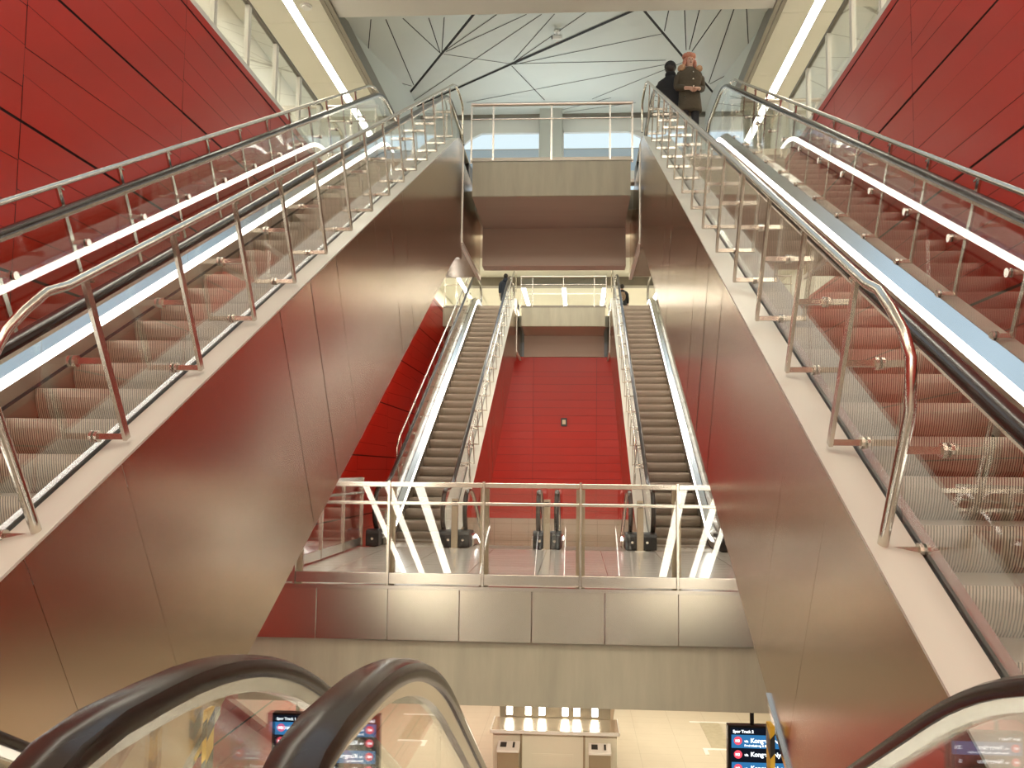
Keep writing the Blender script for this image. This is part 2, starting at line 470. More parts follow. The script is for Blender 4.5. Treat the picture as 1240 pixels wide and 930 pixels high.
# sensor posts between the newels
for i, (x, lab) in enumerate(((-1.567, 'beige steel sensor post between left black newels on balcony'), (0, 'beige steel sensor post between middle black newels on balcony'), (1.567, 'beige steel sensor post between right black newels on balcony'))):
    t = thing('sensor_post', lab, 'post', (x, MOD + .60, 0), 'sensor posts by the newels')
    b_ = MB(); b_.box(-.055, .055, -.03, .03, 0, .84); b_.build('column', 'tan', t, bevel=.006)
    b_ = MB(); b_.box(-.035, .035, -.034, -.03, .72, .80); b_.build('sensor_window', 'black', t)
    b_ = MB(); b_.box(-.08, .08, -.05, .05, 0, .015); b_.build('foot_plate', 'steel', t)

# ------------------------------------------------------------------ setting: walls
WX = 4.16
def red_wall(name, x, y0, y1, z0, z1, sgn, seams, bands):
    """enamel panels with dark joints; wide joints every four courses"""
    rng = random.Random(11 if sgn < 0 else 23)
    b_ = MB()
    bands = [b for b in bands if z0 - 2 < b < z1 + 2]
    cols = [y0] + [s for s in seams if y0 < s < y1] + [y1]
    for i in range(len(cols) - 1):
        ya, yb = cols[i], cols[i + 1]
        for k in range(len(bands) - 1):
            lo, hi = bands[k], bands[k + 1]
            l = [lo + (hi - lo) * j / 4 for j in range(5)]; r = l[:]
            for j in (1, 2, 3):
                l[j] += rng.uniform(-.09, .09); r[j] += rng.uniform(-.09, .09)
            for j in range(4):
                g0 = .013 if j == 0 else .003; g1 = .013 if j == 3 else .003
                dx = [rng.uniform(-.0025, .0025) for _ in range(4)]
                q = [(ya + .004, l[j] + g0), (yb - .004, r[j] + g0), (yb - .004, r[j + 1] - g1), (ya + .004, l[j + 1] - g1)]
                q = [(a, min(max(z, z0), z1)) for a, z in q]
                if max(z for a, z in q) - min(z for a, z in q) < .02: continue
                b_.poly([(x - sgn * dx[n] , a, z) for n, (a, z) in enumerate(q)], 0)
    b_.box(min(x + sgn * .012, x + sgn * .2), max(x + sgn * .012, x + sgn * .2), y0, y1, z0, z1, 1)
    return struct(b_.build(name, ['red', 'seam']))
bands = [4.2 + 1.29 * k for k in range(-10, 4)]
seams = [-4.35 + 2.67 * k for k in range(16)]
red_wall('wall_left', -WX, -7, 29.5, -H, 6.9, -1, seams, bands)
red_wall('wall_right', WX, -7, 29.5, -1.4, 6.9, 1, [6.18 + 2.67 * k for k in range(-5, 10)], bands)
# far red wall between the distant escalators
b_ = MB()
Yb = 29.5
xs = [-WX, -3.42, -1.11, 1.20, 3.51, WX]
zs = [-.40] + [-.40 + .2875 * k for k in range(1, 19)] + [4.95, 5.5]
rng = random.Random(5)
for i in range(len(xs) - 1):
    for j in range(len(zs) - 1):
        dd = [rng.uniform(-.002, .002) + (.006 if rng.random() < .12 and n > 1 else 0) for n in range(4)]
        g = .004
        q = [(xs[i] + g, zs[j] + g), (xs[i + 1] - g, zs[j] + g), (xs[i + 1] - g, zs[j + 1] - g), (xs[i] + g, zs[j + 1] - g)]
        b_.poly([(a, Yb + dd[n], z) for n, (a, z) in enumerate(q)], 0)
b_.box(-WX, WX, Yb + .015, Yb + .25, -.40, 5.5, 1)
struct(b_.build('wall_far', ['red', 'seam']))
b_ = MB(); b_.box(-WX, 9, Yb - .02, Yb + .25, -H, -.40); struct(b_.build('wall_far_base', 'beige'))
b_ = MB(); b_.box(9, 9.2, -7, Yb + .25, -H, -1.4); struct(b_.build('wall_concourse', 'cream'))
b_ = MB(); b_.box(WX + .2, 9.2, -7, Yb + .25, -1.6, -1.4); struct(b_.build('ceiling_concourse', 'cream'))
t = thing('alarm_box', 'small dark box mounted high on far red wall', 'wall box', (.02, Yb + .004, 3.1))
b_ = MB(); b_.box(-.11, .11, -.09, 0, -.15, .15); b_.build('housing', 'black', t, bevel=.01)
b_ = MB(); b_.box(-.06, .06, -.095, -.09, -.08, .08); b_.build('cover', 'tan', t)

# upper corridors beside the hall
for sg, nm in ((-1, 'left'), (1, 'right')):
    def sx(a, b): return (min(sg * a, sg * b), max(sg * a, sg * b))
    b_ = MB(); x = sx(WX + .02, 6.2); b_.box(x[0], x[1], -7, 50, 6.60, H); struct(b_.build('floor_corridor_' + nm, 'floor'))
    b_ = MB(); x = sx(5.93, 6.2); b_.box(x[0], x[1], -7, 50, H, 9.8); struct(b_.build('wall_corridor_' + nm, 'cream'))
    b_ = MB(); x = sx(4.12, 6.2)
    for i in range(24):
        ya = -7 + i * 2.4; b_.box(x[0], x[1], ya + .004, min(ya + 2.396, 50), 9.80, 9.90)
    b_.box(x[0], x[1], -7, 50, 9.83, 10.0)
    struct(b_.build('ceiling_corridor_' + nm, 'cream'))
    b_ = MB(); x = sx(4.02, 4.10); b_.box(x[0], x[1], -7, 23, 9.74, 10.05)
    x = sx(4.12, 4.20); b_.box(x[0], x[1], -7, 23, 9.76, 9.82)
    struct(b_.build('trim_' + ('1' if sg < 0 else '2'), 'trimdark'))
    b_ = MB(); x = sx(4.10, 4.13); b_.box(x[0], x[1], -7, 23, 9.79, 13.2); struct(b_.build('wall_lightwell_' + nm, 'ceiling'))
    # strip lights
    t = thing('ceiling_light', 'long bright strip light along %s corridor ceiling above red wall' % nm, 'light', (sg * 4.80, 0, 9.80), 'corridor strip lights')
    for k in range(9):
        ya = -5.5 + k * 6.0
        b_ = MB(); b_.box(-.085, .085, ya, ya + 5.995, -.012, -.002); b_.build('diffuser', 'strip', t)
    for a, c in ((-.10, -.086), (.086, .10)):
        b_ = MB(); b_.box(a, c, -5.5, 48.5, -.014, 0); b_.build('frame', 'white', t)

# floors and landings
b_ = MB(); b_.box(-WX, WX, -7, .60, -.5, 0); struct(b_.build('floor_near_landing', 'floor'))
b_ = MB(); b_.box(-3.25, 3.25, 9.14, 13.78, -.45, 0); struct(b_.build('floor_balcony', 'floor'))
b_ = MB(); b_.box(-3.32, 3.32, 9.20, 9.9, -1.29, -.55); b_.box(-3.32, 3.32, 9.9, 13.78, -.75, -.45)
struct(b_.build('beam_balcony', 'concrete'))
b_ = MB(); b_.box(-9, 9, -7, 30, -H - .3, -H); struct(b_.build('floor_concourse', 'floor2'))
b_ = MB(); b_.box(-WX, WX, -7.2, -7, -H, 9.8); struct(b_.build('wall_back', 'cream'))
t = thing('balcony_fascia', 'polished steel panel band along balcony edge above concrete beam', 'fascia', (0, 9.12, 0))
for i in range(8):
    x0 = -3.23 + i * .81; x1 = min(x0 + .804, 3.28)
    b_ = MB(); b_.box(x0, x1, 0, .05, -.575, -.015); b_.build('panel', 'fascia', t, bevel=.004)
b_ = MB(); b_.box(-3.25, 3.25, -.03, .06, -.012, .03); b_.build('edge_trim', 'steel', t)

def landing(yo, names):
    """upper landing: centre tongue between the truss heads, side tongues and the slab behind"""
    b_ = MB(); z0 = H - .65
    b_.box(-1.43, 1.43, yo, yo + 1.95, z0, H); 
    for sg in (-1, 1):
        a, b = sorted((sg * 3.22, sg * WX)); b_.box(a, b, yo, yo + 1.95, z0, H)
    b_.box(-WX, WX, yo + 1.56, yo + 5.2, z0 + .25, H)
    o = struct(b_.build(names[0], ['concrete']))
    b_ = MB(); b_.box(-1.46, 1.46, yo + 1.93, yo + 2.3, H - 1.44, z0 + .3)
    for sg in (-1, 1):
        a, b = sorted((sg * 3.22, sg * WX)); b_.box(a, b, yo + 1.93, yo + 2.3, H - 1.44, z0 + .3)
    struct(b_.build(names[1], 'concrete_redlit'))
    b_ = MB(); b_.box(-1.43, 1.43, yo + .02, yo + 1.93, z0 - .01, z0 - .002); struct(b_.build(names[2], 'concrete_redlit'))
landing(14.29, ('floor_landing', 'beam_landing', 'ceiling_landing'))
landing(14.29 + MOD, ('floor_landing_far', 'beam_landing_far', 'ceiling_landing_far'))
b_ = MB(); b_.box(-WX, WX, 14.29 + MOD + 5.1, 50, 6.6, H); struct(b_.build('floor_hall_far', 'floor'))
b_ = MB(); b_.box(-WX, WX, 23, 50, 9.8, 10.0); struct(b_.build('ceiling_hall_far', 'cream'))
b_ = MB(); b_.box(-WX, WX, 35.0, 35.5, 9.42, 9.8); struct(b_.build('beam_hall_far', 'trimdark'))
b_ = MB(); b_.box(-6.2, 6.2, 50, 50.2, 6.6, 10); struct(b_.build('wall_hall_end', 'cream'))
for i, x in enumerate((-2.03, -.15, 1.72)):
    t = thing('ceiling_light', ('left', 'middle', 'right')[i] + ' one of three short strip lights over distant landing', 'light', (x, 36.2, 9.80), 'strip lights over the distant hall')
    b_ = MB(); b_.box(-.09, .09, 0, 10, -.012, -.002); b_.build('diffuser', 'strip', t)
    for a, c in ((-.105, -.091), (.091, .105)):
        b_ = MB(); b_.box(a, c, 0, 10, -.014, 0); b_.build('frame', 'white', t)

# ------------------------------------------------------------------ raised faceted ceiling
b_ = MB(); b_.box(-4.10, 4.10, 13.55, 14.45, 9.8, 12.2); struct(b_.build('beam_front', 'beam'))
CAMX, CAMZ, F_, PITCH, YAW, ROLL, PX, PY = .5, 1.33, 981.1, .0724, .0559, .0105, 644.26, 498.64
fw = Vector((-math.sin(YAW) * math.cos(PITCH), math.cos(YAW) * math.cos(PITCH), math.sin(PITCH)))
rt = Vector((math.cos(YAW), math.sin(YAW), 0)); up = rt.cross(fw)
cr = rt * math.cos(ROLL) + up * math.sin(ROLL); cu = -rt * math.sin(ROLL) + up * math.cos(ROLL)
CO = Vector((CAMX, 0, CAMZ))
# corner points of the folded ceiling, metres
ZC = 11.6
A0, A1 = Vector((-4.95, 22.30, ZC)), Vector((-1.45, 16.40, ZC))
def on_line(a, b, y):
    t_ = (y - a.y) / (b.y - a.y); return a + (b - a) * t_
def seam_dir(px, py, pl):
    d_ = fw + cr * ((px - PX) / F_) - cu * ((py - PY) / F_)
    n, c = pl; k = (c - n.dot(CO)) / n.dot(d_); return CO + d_ * k
flat = (Vector((0, 0, 1)), ZC)
pA = [seam_dir(479.7, 131.9, flat), seam_dir(571, 19.4, flat)]
pB = [seam_dir(557.8, 104.5, flat), seam_dir(619.5, 77, flat), seam_dir(763.5, 13.5, flat)]
pC = [seam_dir(780.5, 12.4, flat), seam_dir(862.9, 110.6, flat)]
def ext(a, b, y): return on_line(a, b, y)
YF, YK = 14.45, 22.8
a_f, a_k = ext(pA[1], pA[0], YF), ext(pA[1], pA[0], YK)
c_f, c_k = ext(pC[0], pC[1], YF), ext(pC[0], pC[1], YK)
def plane_of(p, q, r):
    n = (q - p).cross(r - p).normalized(); return (n, n.dot(p))
plL = plane_of(pA[0], pA[1], Vector((-4.12, 14.45, 9.86)))
plR = plane_of(pC[0], pC[1], Vector((4.12, 14.45, 9.86)))
def zat(pl, x, y):
    n, c = pl; return (c - n.x * x - n.y * y) / n.z
def clipx(p, q, x):
    t_ = (x - p.x) / (q.x - p.x); return p + (q - p) * t_
b_ = MB()
# left of fold A
aL = a_k if a_k.x > -4.12 else clipx(pA[1], pA[0], -4.12)
b_.poly([a_f, Vector((-4.12, YF, zat(plL, -4.12, YF))), Vector((-4.12, aL.y, zat(plL, -4.12, aL.y)))] + ([aL] if aL.x > -4.119 else []), 0)
cR = c_k if c_k.x < 4.12 else clipx(pC[0], pC[1], 4.12)
b_.poly([c_f, Vector((4.12, YF, zat(plR, 4.12, YF)))] + ([Vector((4.12, cR.y, zat(plR, 4.12, cR.y)))] if True else []) + ([cR] if cR.x < 4.119 else []), 0)
b_.poly([a_f, c_f, cR, Vector((4.12, YK, ZC)), Vector((-4.12, YK, ZC)), aL], 0)
def seam(p0, p1, w, pl):
    a = seam_dir(*p0, pl); b = seam_dir(*p1, pl)
    n = pl[0] if pl[0].z > 0 else -pl[0]
    t_ = (b - a).normalized(); s_ = t_.cross(n).normalized() * w; dn = -n * .006
    b_.poly([a + s_ + dn, b + s_ + dn, b - s_ + dn, a - s_ + dn], 1)
def big(a, b, w):
    t_ = (b - a).normalized(); s_ = Vector((t_.y, -t_.x, 0)) * w; dn = Vector((0, 0, -.014))
    b_.poly([a + s_ + dn, b + s_ + dn, b - s_ + dn, a - s_ + dn], 1)
big(ext(pA[1], pA[0], YF), ext(pA[1], pA[0], YK if a_k.x > -4.12 else aL.y), .038)
big(ext(pB[1], pB[2], YF), pB[1], .042); big(pB[1], ext(pB[0], pB[1], YK) if abs(ext(pB[0], pB[1], YK).x) < 4.1 else clipx(pB[0], pB[1], -4.1), .036)
big(c_f, cR, .036)
for p0, p1 in (((449, 23), (443.4, 88.3)), ((467, 23), (501, 102.8)), ((445, 89.5), (498.6, 104)), ((487.7, 21.8), (533, 64)), ((519, 21.3), (533, 64)), ((537.8, 20.6), (534.9, 63)), ((411, 26), (443, 88))):
    seam(p0, p1, .011, plL)
for p0, p1 in (((534.9, 64), (601.4, 17.4)), ((539.7, 62.4), (637.7, 17)), ((498.6, 123.4), (655.8, 17)), ((537.3, 65.3), (618.3, 77)), ((622, 72.6), (671.6, 16.5)), ((622, 75.5), (710.5, 14)),
               ((619.5, 79.4), (659.5, 121)), ((622, 78), (804, 40.2)), ((622, 77), (806, 72.7)), ((565, 124), (805, 78)), ((717, 119.7), (840, 70)), ((680, 133), (740, 118)), ((683, 136), (770, 124))):
    seam(p0, p1, .011, flat)
for p0, p1 in (((810, 11.3), (804.6, 37.3)), ((829, 10), (831, 60.5)), ((847.5, 10), (834.7, 60)), ((875, 9), (838, 62)), ((889.5, 9), (858.4, 100.5)), ((904, 8.6), (907.6, 74.5)), ((907.6, 75.6), (859.5, 101.6))):
    seam(p0, p1, .011, plR)
struct(b_.build('ceiling_hall', ['ceiling', 'dark']))
# skylight over the void in front of the beam (daylight falls in here)
b_ = MB(); b_.box(-4.10, 4.10, -7, 13.55, 12.0, 12.2); struct(b_.build('ceiling_void', 'ceiling'))
for k in range(3):
    t = MB(); y0 = 6.6 + k * 2.3; t.box(-3.2, 3.2, y0, y0 + 2.15, 11.94, 11.98)
    o = struct(t.build('window_%d' % (k + 3), 'sky'))
    t = MB(); t.box(-3.26, 3.26, y0 - .06, y0, 11.9, 12.0); t.box(-3.26, -3.2, y0, y0 + 2.15, 11.9, 12.0); t.box(3.2, 3.26, y0, y0 + 2.15, 11.9, 12.0)
    f = t.build('window_frame', 'trimdark', o)

for k in range(2):  # added glowing panels, out of view, brightening the far escalators and their decks
    t = MB(); y0 = 23.4 + k * 2.3; t.box(-3.2, 3.2, y0, y0 + 2.15, 9.74, 9.78)
    o = struct(t.build('window_%d' % (k + 6), 'sky'))
    t = MB(); t.box(-3.26, 3.26, y0 - .06, y0, 9.7, 9.8); t.box(-3.26, -3.2, y0, y0 + 2.15, 9.7, 9.8); t.box(3.2, 3.26, y0, y0 + 2.15, 9.7, 9.8)
    f = t.build('window_frame', 'trimdark', o)
# window wall behind the upper landing
b_ = MB(); Yw = 22.82
b_.box(-4.12, 4.12, Yw, Yw + .2, 11.11, 12.6); b_.box(-4.12, 4.12, Yw, Yw + .2, 9.7, 9.95)
b_.box(-.66, .06, Yw, Yw + .2, 9.9, 11.2)
for sg in (-1, 1):
    xo = -2.3 if sg < 0 else 1.9
    b_.prism_y(Yw, Yw + .2, [(sg * 4.12, 11.12), (xo, 11.12), (xo + sg * .35, 10.95), (xo + sg * .8, 10.55), (xo + sg * 1.1, 9.9), (sg * 4.12, 9.9)])
struct(b_.build('wall_window', 'beam'))
for i, (x0, x1) in enumerate(((-3.5, -.64), (.04, 3.1))):
    b_ = MB(); b_.box(x0, x1, Yw + .12, Yw + .14, 10.66, 11.15, 0); b_.box(x0, x1, Yw + .12, Yw + .14, 9.92, 10.65, 1)
    b_.box(x0, x1, Yw + .10, Yw + .15, 10.645, 10.665, 2)
    struct(b_.build('window_%d' % (i + 1), ['window', emit('window_lower_daylight_%d' % i, (.50, .62, .66), .5), 'pillar']))
b_ = MB(); b_.box(-.62, .02, Yw - .5, Yw - .02, 9.8, 11.9); struct(b_.build('pillar', 'pillar'))
b_ = MB(); b_.box(-4.1, 4.1, Yw - .14, Yw - .02, 11.50, 11.62); struct(b_.build('trim_3', 'trimdark'))

# ceiling fittings
t = thing('security_camera', 'small white camera hanging from faceted ceiling', 'camera', (-.03, 18.25, ZC - .016))
b_ = MB(); b_.disc((0, 0, -.04), (0, 0, 1), .07, .04, 18); b_.build('mount', 'white', t)
b_ = MB(); b_.tube([(0, 0, -.04), (0, -.02, -.13)], .02, 8); b_.build('arm', 'white', t)
b_ = MB(); b_.tube([(-.11, -.06, -.18), (.11, -.02, -.15)], .055, 14); b_.build('body', 'white', t, smooth=True, autos=40)
b_ = MB(); b_.disc((-.112, -.061, -.181), (-1, -.2, -.1), .04, .01, 14); b_.build('lens', 'black', t)
t = thing('smoke_detector', 'white round detector on cream corridor ceiling at top left', 'detector', (-4.52, 14.05, 9.8))
b_ = MB(); b_.disc((0, 0, -.02), (0, 0, 1), .11, .02, 24); b_.build('base', 'white', t)
b_ = MB(); b_.disc((0, 0, -.05), (0, 0, 1), .08, .03, 24); b_.build('cover', 'white', t)

# ------------------------------------------------------------------ railings
# balcony railing
t = thing('balcony_railing', 'steel and glass railing along front edge of balcony', 'railing', (0, 9.14, 0))
px = [-3.22, -2.69, -1.62, -.545, .545, 1.62, 2.69, 3.22]
b_ = MB()
for i in range(len(px) - 1): b_.box(px[i] + .014, px[i + 1] - .014, -.025, .025, 1.13, 1.185)
b_.build('top_rail', 'steel', t, bevel=.004)
b_ = MB()
for i in range(len(px) - 1): b_.box(px[i] + .014, px[i + 1] - .014, -.022, .0, .93, .965)
b_.build('mid_rail', 'steel', t, bevel=.004)
b_ = MB()
for i in range(len(px) - 1): b_.box(px[i] + .014, px[i + 1] - .014, -.02, .03, .045, .165)
b_.build('bottom_channel', 'steel', t, bevel=.004)
pm = None
for x in px:
    if pm is None:
        b_ = MB(); b_.box(-.012, .012, -.035, .03, .032, 1.2)
        o = b_.build('post', 'steel', t, (x, 0, 0)); pm = o.data
        b_ = MB(); b_.box(-.05, .05, .10, .14, .001, 1.12); b_.box(-.012, .012, .03, .10, .1, .14); b_.box(-.012, .012, .03, .10, 1.0, 1.04)
        q = b_.build('backing_plate', 'tan', o); qm = q.data
    else:
        o = bpy.data.objects.new('post', pm); COL.objects.link(o); o.parent = t; o.location = (x, 0, 0)
        q = bpy.data.objects.new('backing_plate', qm); COL.objects.link(q); q.parent = o
for i in range(len(px) - 1):
    b_ = MB(); b_.box(px[i] + .016, px[i + 1] - .016, .004, .014, .165, 1.13); b_.build('glass_panel', 'pane', t)
# railings along both sides of the balcony
for sg, lab in ((-1, 'glass railing on left side of balcony running back beside red wall'), (1, 'glass railing on right side of balcony mostly hidden by escalator')):
    t = thing('side_railing', lab, 'railing', (sg * 3.19, 9.36, 0), 'balcony side railings')
    b_ = MB(); b_.box(-.025, .025, 0, 4.5, 1.13, 1.185); b_.build('top_rail', 'steel', t)
    b_ = MB(); b_.box(-.02, .02, 0, 4.5, .03, .16); b_.build('bottom_channel', 'steel', t)
    b_ = MB(); b_.tube([(-sg * .07, .2, .93), (-sg * .07, 4.3, .93)], .02); b_.build('handrail', 'steel', t)
    pm = None
    for k in range(5):
        y = .06 + k * 1.1
        if pm is None:
            b_ = MB(); b_.box(-.03, .03, -.012, .012, 0, 1.16); o = b_.build('post', 'steel', t, (0, y, 0)); pm = o.data
        else:
            o = bpy.data.objects.new('post', pm); COL.objects.link(o); o.parent = t; o.location = (0, y, 0)
        if k < 4:
            b_ = MB(); b_.box(-.006, .006, y + .02, y + 1.08, .16, 1.13); b_.build('glass_panel', 'pane', t)
# railings at the edges of the upper landings
def edge_railing(label, x0, x1, y, posts, group):
    t = thing('landing_railing', label, 'railing', (0, y, H), group)
    b_ = MB(); b_.tube([(x0, 0, 1.07), (x1, 0, 1.07)], .034, 12); b_.build('top_rail', 'skirt', t, smooth=True, autos=40)
    b_ = MB(); b_.tube([(x0, -.01, .79), (x1, -.01, .79)], .014, 10); b_.build('mid_rail', 'steel', t, smooth=True, autos=40)
    b_ = MB(); b_.box(x0, x1, -.01, .03, .02, .07); b_.box(x0, x1, -.02, .04, -.012, .02); b_.build('bottom_channel', 'trimdark', t)
    pm = None
    for x in posts:
        if pm is None:
            b_ = MB(); b_.box(-.016, .016, -.012, .014, -.03, 1.09); o = b_.build('post', 'steel', t, (x, 0, 0)); pm = o.data
        else:
            o = bpy.data.objects.new('post', pm); COL.objects.link(o); o.parent = t; o.location = (x, 0, 0)
    for a, b in zip(posts[:-1], posts[1:]):
        b_ = MB(); b_.box(a + .03, b - .03, .012, .024, .06, 1.0); b_.build('glass_panel', 'pane', t)
    return t
GL = 'railings along the upper landings'
for yo, w in ((14.31, 'near'), (14.31 + MOD, 'distant')):
    edge_railing('middle railing of %s upper landing between escalator tops' % w, -1.47, 1.47, yo, [-1.46, -1.06, 0, 1.06, 1.46], GL)
    edge_railing('short railing at left end of %s upper landing by red wall' % w, -4.14, -3.2, yo, [-4.1, -3.7, -3.24], GL)
    edge_railing('short railing at right end of %s upper landing by red wall' % w, 3.2, 4.14, yo, [3.24, 3.7, 4.1], GL)
# long glass guards on top of the red walls
for sg, lab in ((-1, 'long glass guard on top of left red wall beside corridor'), (1, 'long glass guard on top of right red wall beside corridor')):
    t = thing('corridor_guard', lab, 'railing', (sg * (WX + .06), 0, H), 'glass guards on the red walls')
    b_ = MB(); b_.box(-.03, .03, -6.9, 14.2, .97, 1.02); b_.build('top_rail', 'trimdark', t)
    b_ = MB(); b_.box(-.035, .035, -6.9, 14.2, 0, .08); b_.build('bottom_channel', 'outdeck', t)
    pm = None; y = 14.05 - 1.06 * 19
    while y < 14.2:
        if pm is None:
            b_ = MB(); b_.box(-.03, .03, -.045, -.012, .0, .97); b_.box(-.03, .03, .012, .045, 0, .97); o = b_.build('post', 'outdeck', t, (0, y, 0)); pm = o.data
        else:
            o = bpy.data.objects.new('post', pm); COL.objects.link(o); o.parent = t; o.location = (0, y, 0)
        if y < 14:
            b_ = MB(); b_.box(-.006, .006, y + .05, y + 1.01, .08, .97); b_.build('glass_panel', 'pane', t)
        y += 1.06

# ------------------------------------------------------------------ concourse
t = thing('service_enclosure', 'pale steel enclosure with flat canopy under distant escalators', 'enclosure', (0, 20.25, -H))
hz = 1.9
b_ = MB(); b_.box(-1.56, 1.56, 0, 1.15, hz - .03, hz); b_.build('canopy', 'fascia', t)
b_ = MB(); b_.box(-1.575, 1.575, -.02, .0, hz - .05, hz + .03); b_.box(-1.58, -1.56, -.02, 1.1, hz - .05, hz + .03); b_.box(1.56, 1.58, -.02, 1.1, hz - .05, hz + .03); b_.build('canopy_lip', 'white', t)
b_ = MB(); b_.box(-.80, .70, .12, .2, 0, hz - .03); b_.build('front_panel', 'cream', t)
b_ = MB(); b_.box(-.55, .45, .112, .12, 1.05, 1.35); b_.box(-.50, .40, .108, .112, 1.08, 1.32); b_.build('access_door', 'cream', t, bevel=.006)
for x0, x1 in ((-1.52, -.84), (.74, 1.52)):
    b_ = MB(); b_.box(x0, x1, .14, .2, 0, hz - .03); b_.build('side_panel', 'cream', t)
for x in (-.845, .695):
    b_ = MB(); b_.box(x, x + .05, .1, .2, 0, hz - .03); b_.build('mullion', 'tan', t)
for i, (x, lab) in enumerate(((-1.10, 'ticket machine with white top at left of pale enclosure'), (1.09, 'ticket machine with white top at right of pale enclosure'))):
    t2 = thing('ticket_machine', lab, 'ticket machine', (x, 19.8, -H), 'ticket machines by the enclosure')
    b_ = MB(); b_.prism_x(-.255, .255, [(0, 0), (.36, 0), (.36, 1.66), (0, 1.58)]); b_.build('body', 'tan', t2, bevel=.01)
    b_ = MB(); b_.prism_x(-.27, .27, [(-.04, 1.55), (.38, 1.645), (.38, 1.70), (-.04, 1.605)]); b_.build('top_panel', 'white', t2, bevel=.008)
    b_ = MB(); b_.prism_x(-.20, -.05, [(.10, 1.640), (.30, 1.6855), (.30, 1.69), (.10, 1.6445)]); b_.build('display', 'black', t2)
    b_ = MB(); b_.prism_x(.10, .15, [(.08, 1.6355), (.31, 1.6878), (.31, 1.692), (.08, 1.64)]); b_.build('card_slot', 'black', t2)
t = thing('light_panel', 'dark panel behind canopy carrying six small bright lamps', 'light', (0, 21.42, -H + 1.9))
b_ = MB(); b_.box(-1.45, 1.4, 0, .06, 0, .42); b_.build('panel', 'trimdark', t)
for x in (-1.20, -.71, -.36, .24, .54, 1.0):
    b_ = MB(); b_.box(x - .075, x + .075, -.012, 0, .06, .36); b_.build('lamp', 'strip', t)
# tactile strip on the concourse floor
t = thing('floor_marker', 'grey tactile strip with white edging on concourse floor', 'floor marking', (4.6, 25.2, -H))
b_ = MB(); b_.box(0, .62, 0, 2.5, 0, .012); b_.build('tactile_slab', 'concrete', t)
b_ = MB(); b_.box(-.32, 1.0, 2.5, 2.62, 0, .014); b_.box(-.28, .62, -.14, 0, 0, .014); b_.box(-.28, -.16, -.55, -.14, 0, .014); b_.build('edging', 'white', t)

# departure displays ------------------------------------------------------
def text_mesh(s, size, parent, loc, m='txt'):
    cu_ = bpy.data.curves.new('text_line', 'FONT'); cu_.body = s; cu_.size = size; cu_.extrude = .001; cu_.offset = .0028 * size / .1
    o = bpy.data.objects.new('text_tmp', cu_); COL.objects.link(o)
    dg = bpy.context.evaluated_depsgraph_get()
    me = bpy.data.meshes.new_from_object(o.evaluated_get(dg)); bpy.data.objects.remove(o)
    me.materials.clear(); me.materials.append(M[m])
    p = bpy.data.objects.new('text_line', me); COL.objects.link(p); p.parent = parent; p.location = loc; p.rotation_euler = (math.pi / 2, 0, 0)
    return p
def display(label, cx, y, zt, head, rows):
    W_, Hh = 1.05, .95
    t = thing('departure_display', label, 'display', (cx, y, zt - Hh), 'departure displays')
    b_ = MB(); b_.box(-W_ / 2, W_ / 2, 0, .14, 0, Hh); b_.build('housing', 'black', t, bevel=.01)
    b_ = MB(); b_.box(-W_ / 2 + .04, W_ / 2 - .04, -.006, 0, .04, Hh - .03); b_.build('screen', 'screen', t)
    b_ = MB(); b_.tube([(-.17, .07, Hh), (-.17, .07, Hh + 1.515)], .03, 10); b_.build('pole', 'black', t)
    x0 = -W_ / 2 + .07
    text_mesh(head, .055, t, (x0, -.010, Hh - .095))
    rh = .19
    for i, (a, sub, mins) in enumerate(rows):
        zz = Hh - .12 - (i + 1) * rh
        if i % 2 == 0:
            b_ = MB(); b_.box(-W_ / 2 + .05, W_ / 2 - .05, -.009, -.006, zz + .004, zz + rh - .004); b_.build('row_panel', 'rowblue', t)
        b_ = MB(); b_.disc((x0 + .07, -.010, zz + .105), (0, -1, 0), .058, .003, 24); bd = b_.build('line_badge', 'badge', t)
        text_mesh('M3', .05, t, (x0 + .032, -.0145, zz + .088))
        text_mesh('via', .05, t, (x0 + .16, -.0105, zz + .085))
        text_mesh(a, .085, t, (x0 + .245, -.0105, zz + .082))
        if sub: text_mesh(sub, .042, t, (x0 + .16, -.0105, zz + .026))
        text_mesh(mins, .07, t, (W_ / 2 - .17, -.0105, zz + .082))
    return t
display('departure display at lower left listing trains via Nørrebro', -3.43, 12, -2.27, 'Spor Track 1', [('Nørrebro', 'Nuuks Plads, Aksel Møllers Have', '2½'), ('Nørrebro', '', '5'), ('Nørrebro', 'Nuuks Plads', '8'), ('Nørrebro', '', '11')])
display('departure display at lower right listing trains via Kongens Nytorv', 3.20, 12, -2.27, 'Spor Track 2', [('Kongens Nytorv', 'Frederiksberg & Enghave', ''), ('Kongens Nytorv', '', ''), ('Kongens Nytorv', 'Frederiksberg', ''), ('Kongens Nytorv', '', '')])

# hazard guards hanging where the low edge of each truss crosses the stair lanes
for sg, lab in ((-1, 'yellow and black striped guard under left escalator edge'), (1, 'yellow and black striped guard under right escalator edge')):
    t = thing('hazard_guard', lab, 'guard', (sg * 1.552, 4.55, -.9), 'striped hazard guards')
    b_ = MB(); b_.box(-.012, .012, -.045, .045, 0, .88); b_.build('board', 'yellow', t)
    b_ = MB()
    for k in range(4):
        z = .05 + k * .22
        for y in (-.0465, .0455):
            b_.prism_y(y, y + .001, [(-.012, z), (.012, z + .03), (.012, z + .13), (-.012, z + .10)])
        for x in (-.0135, .0125):
            b_.prism_x(x, x + .001, [(-.045, z), (.045, z + .06), (.045, z + .16), (-.045, z + .10)])
    b_.build('stripes', 'black', t)

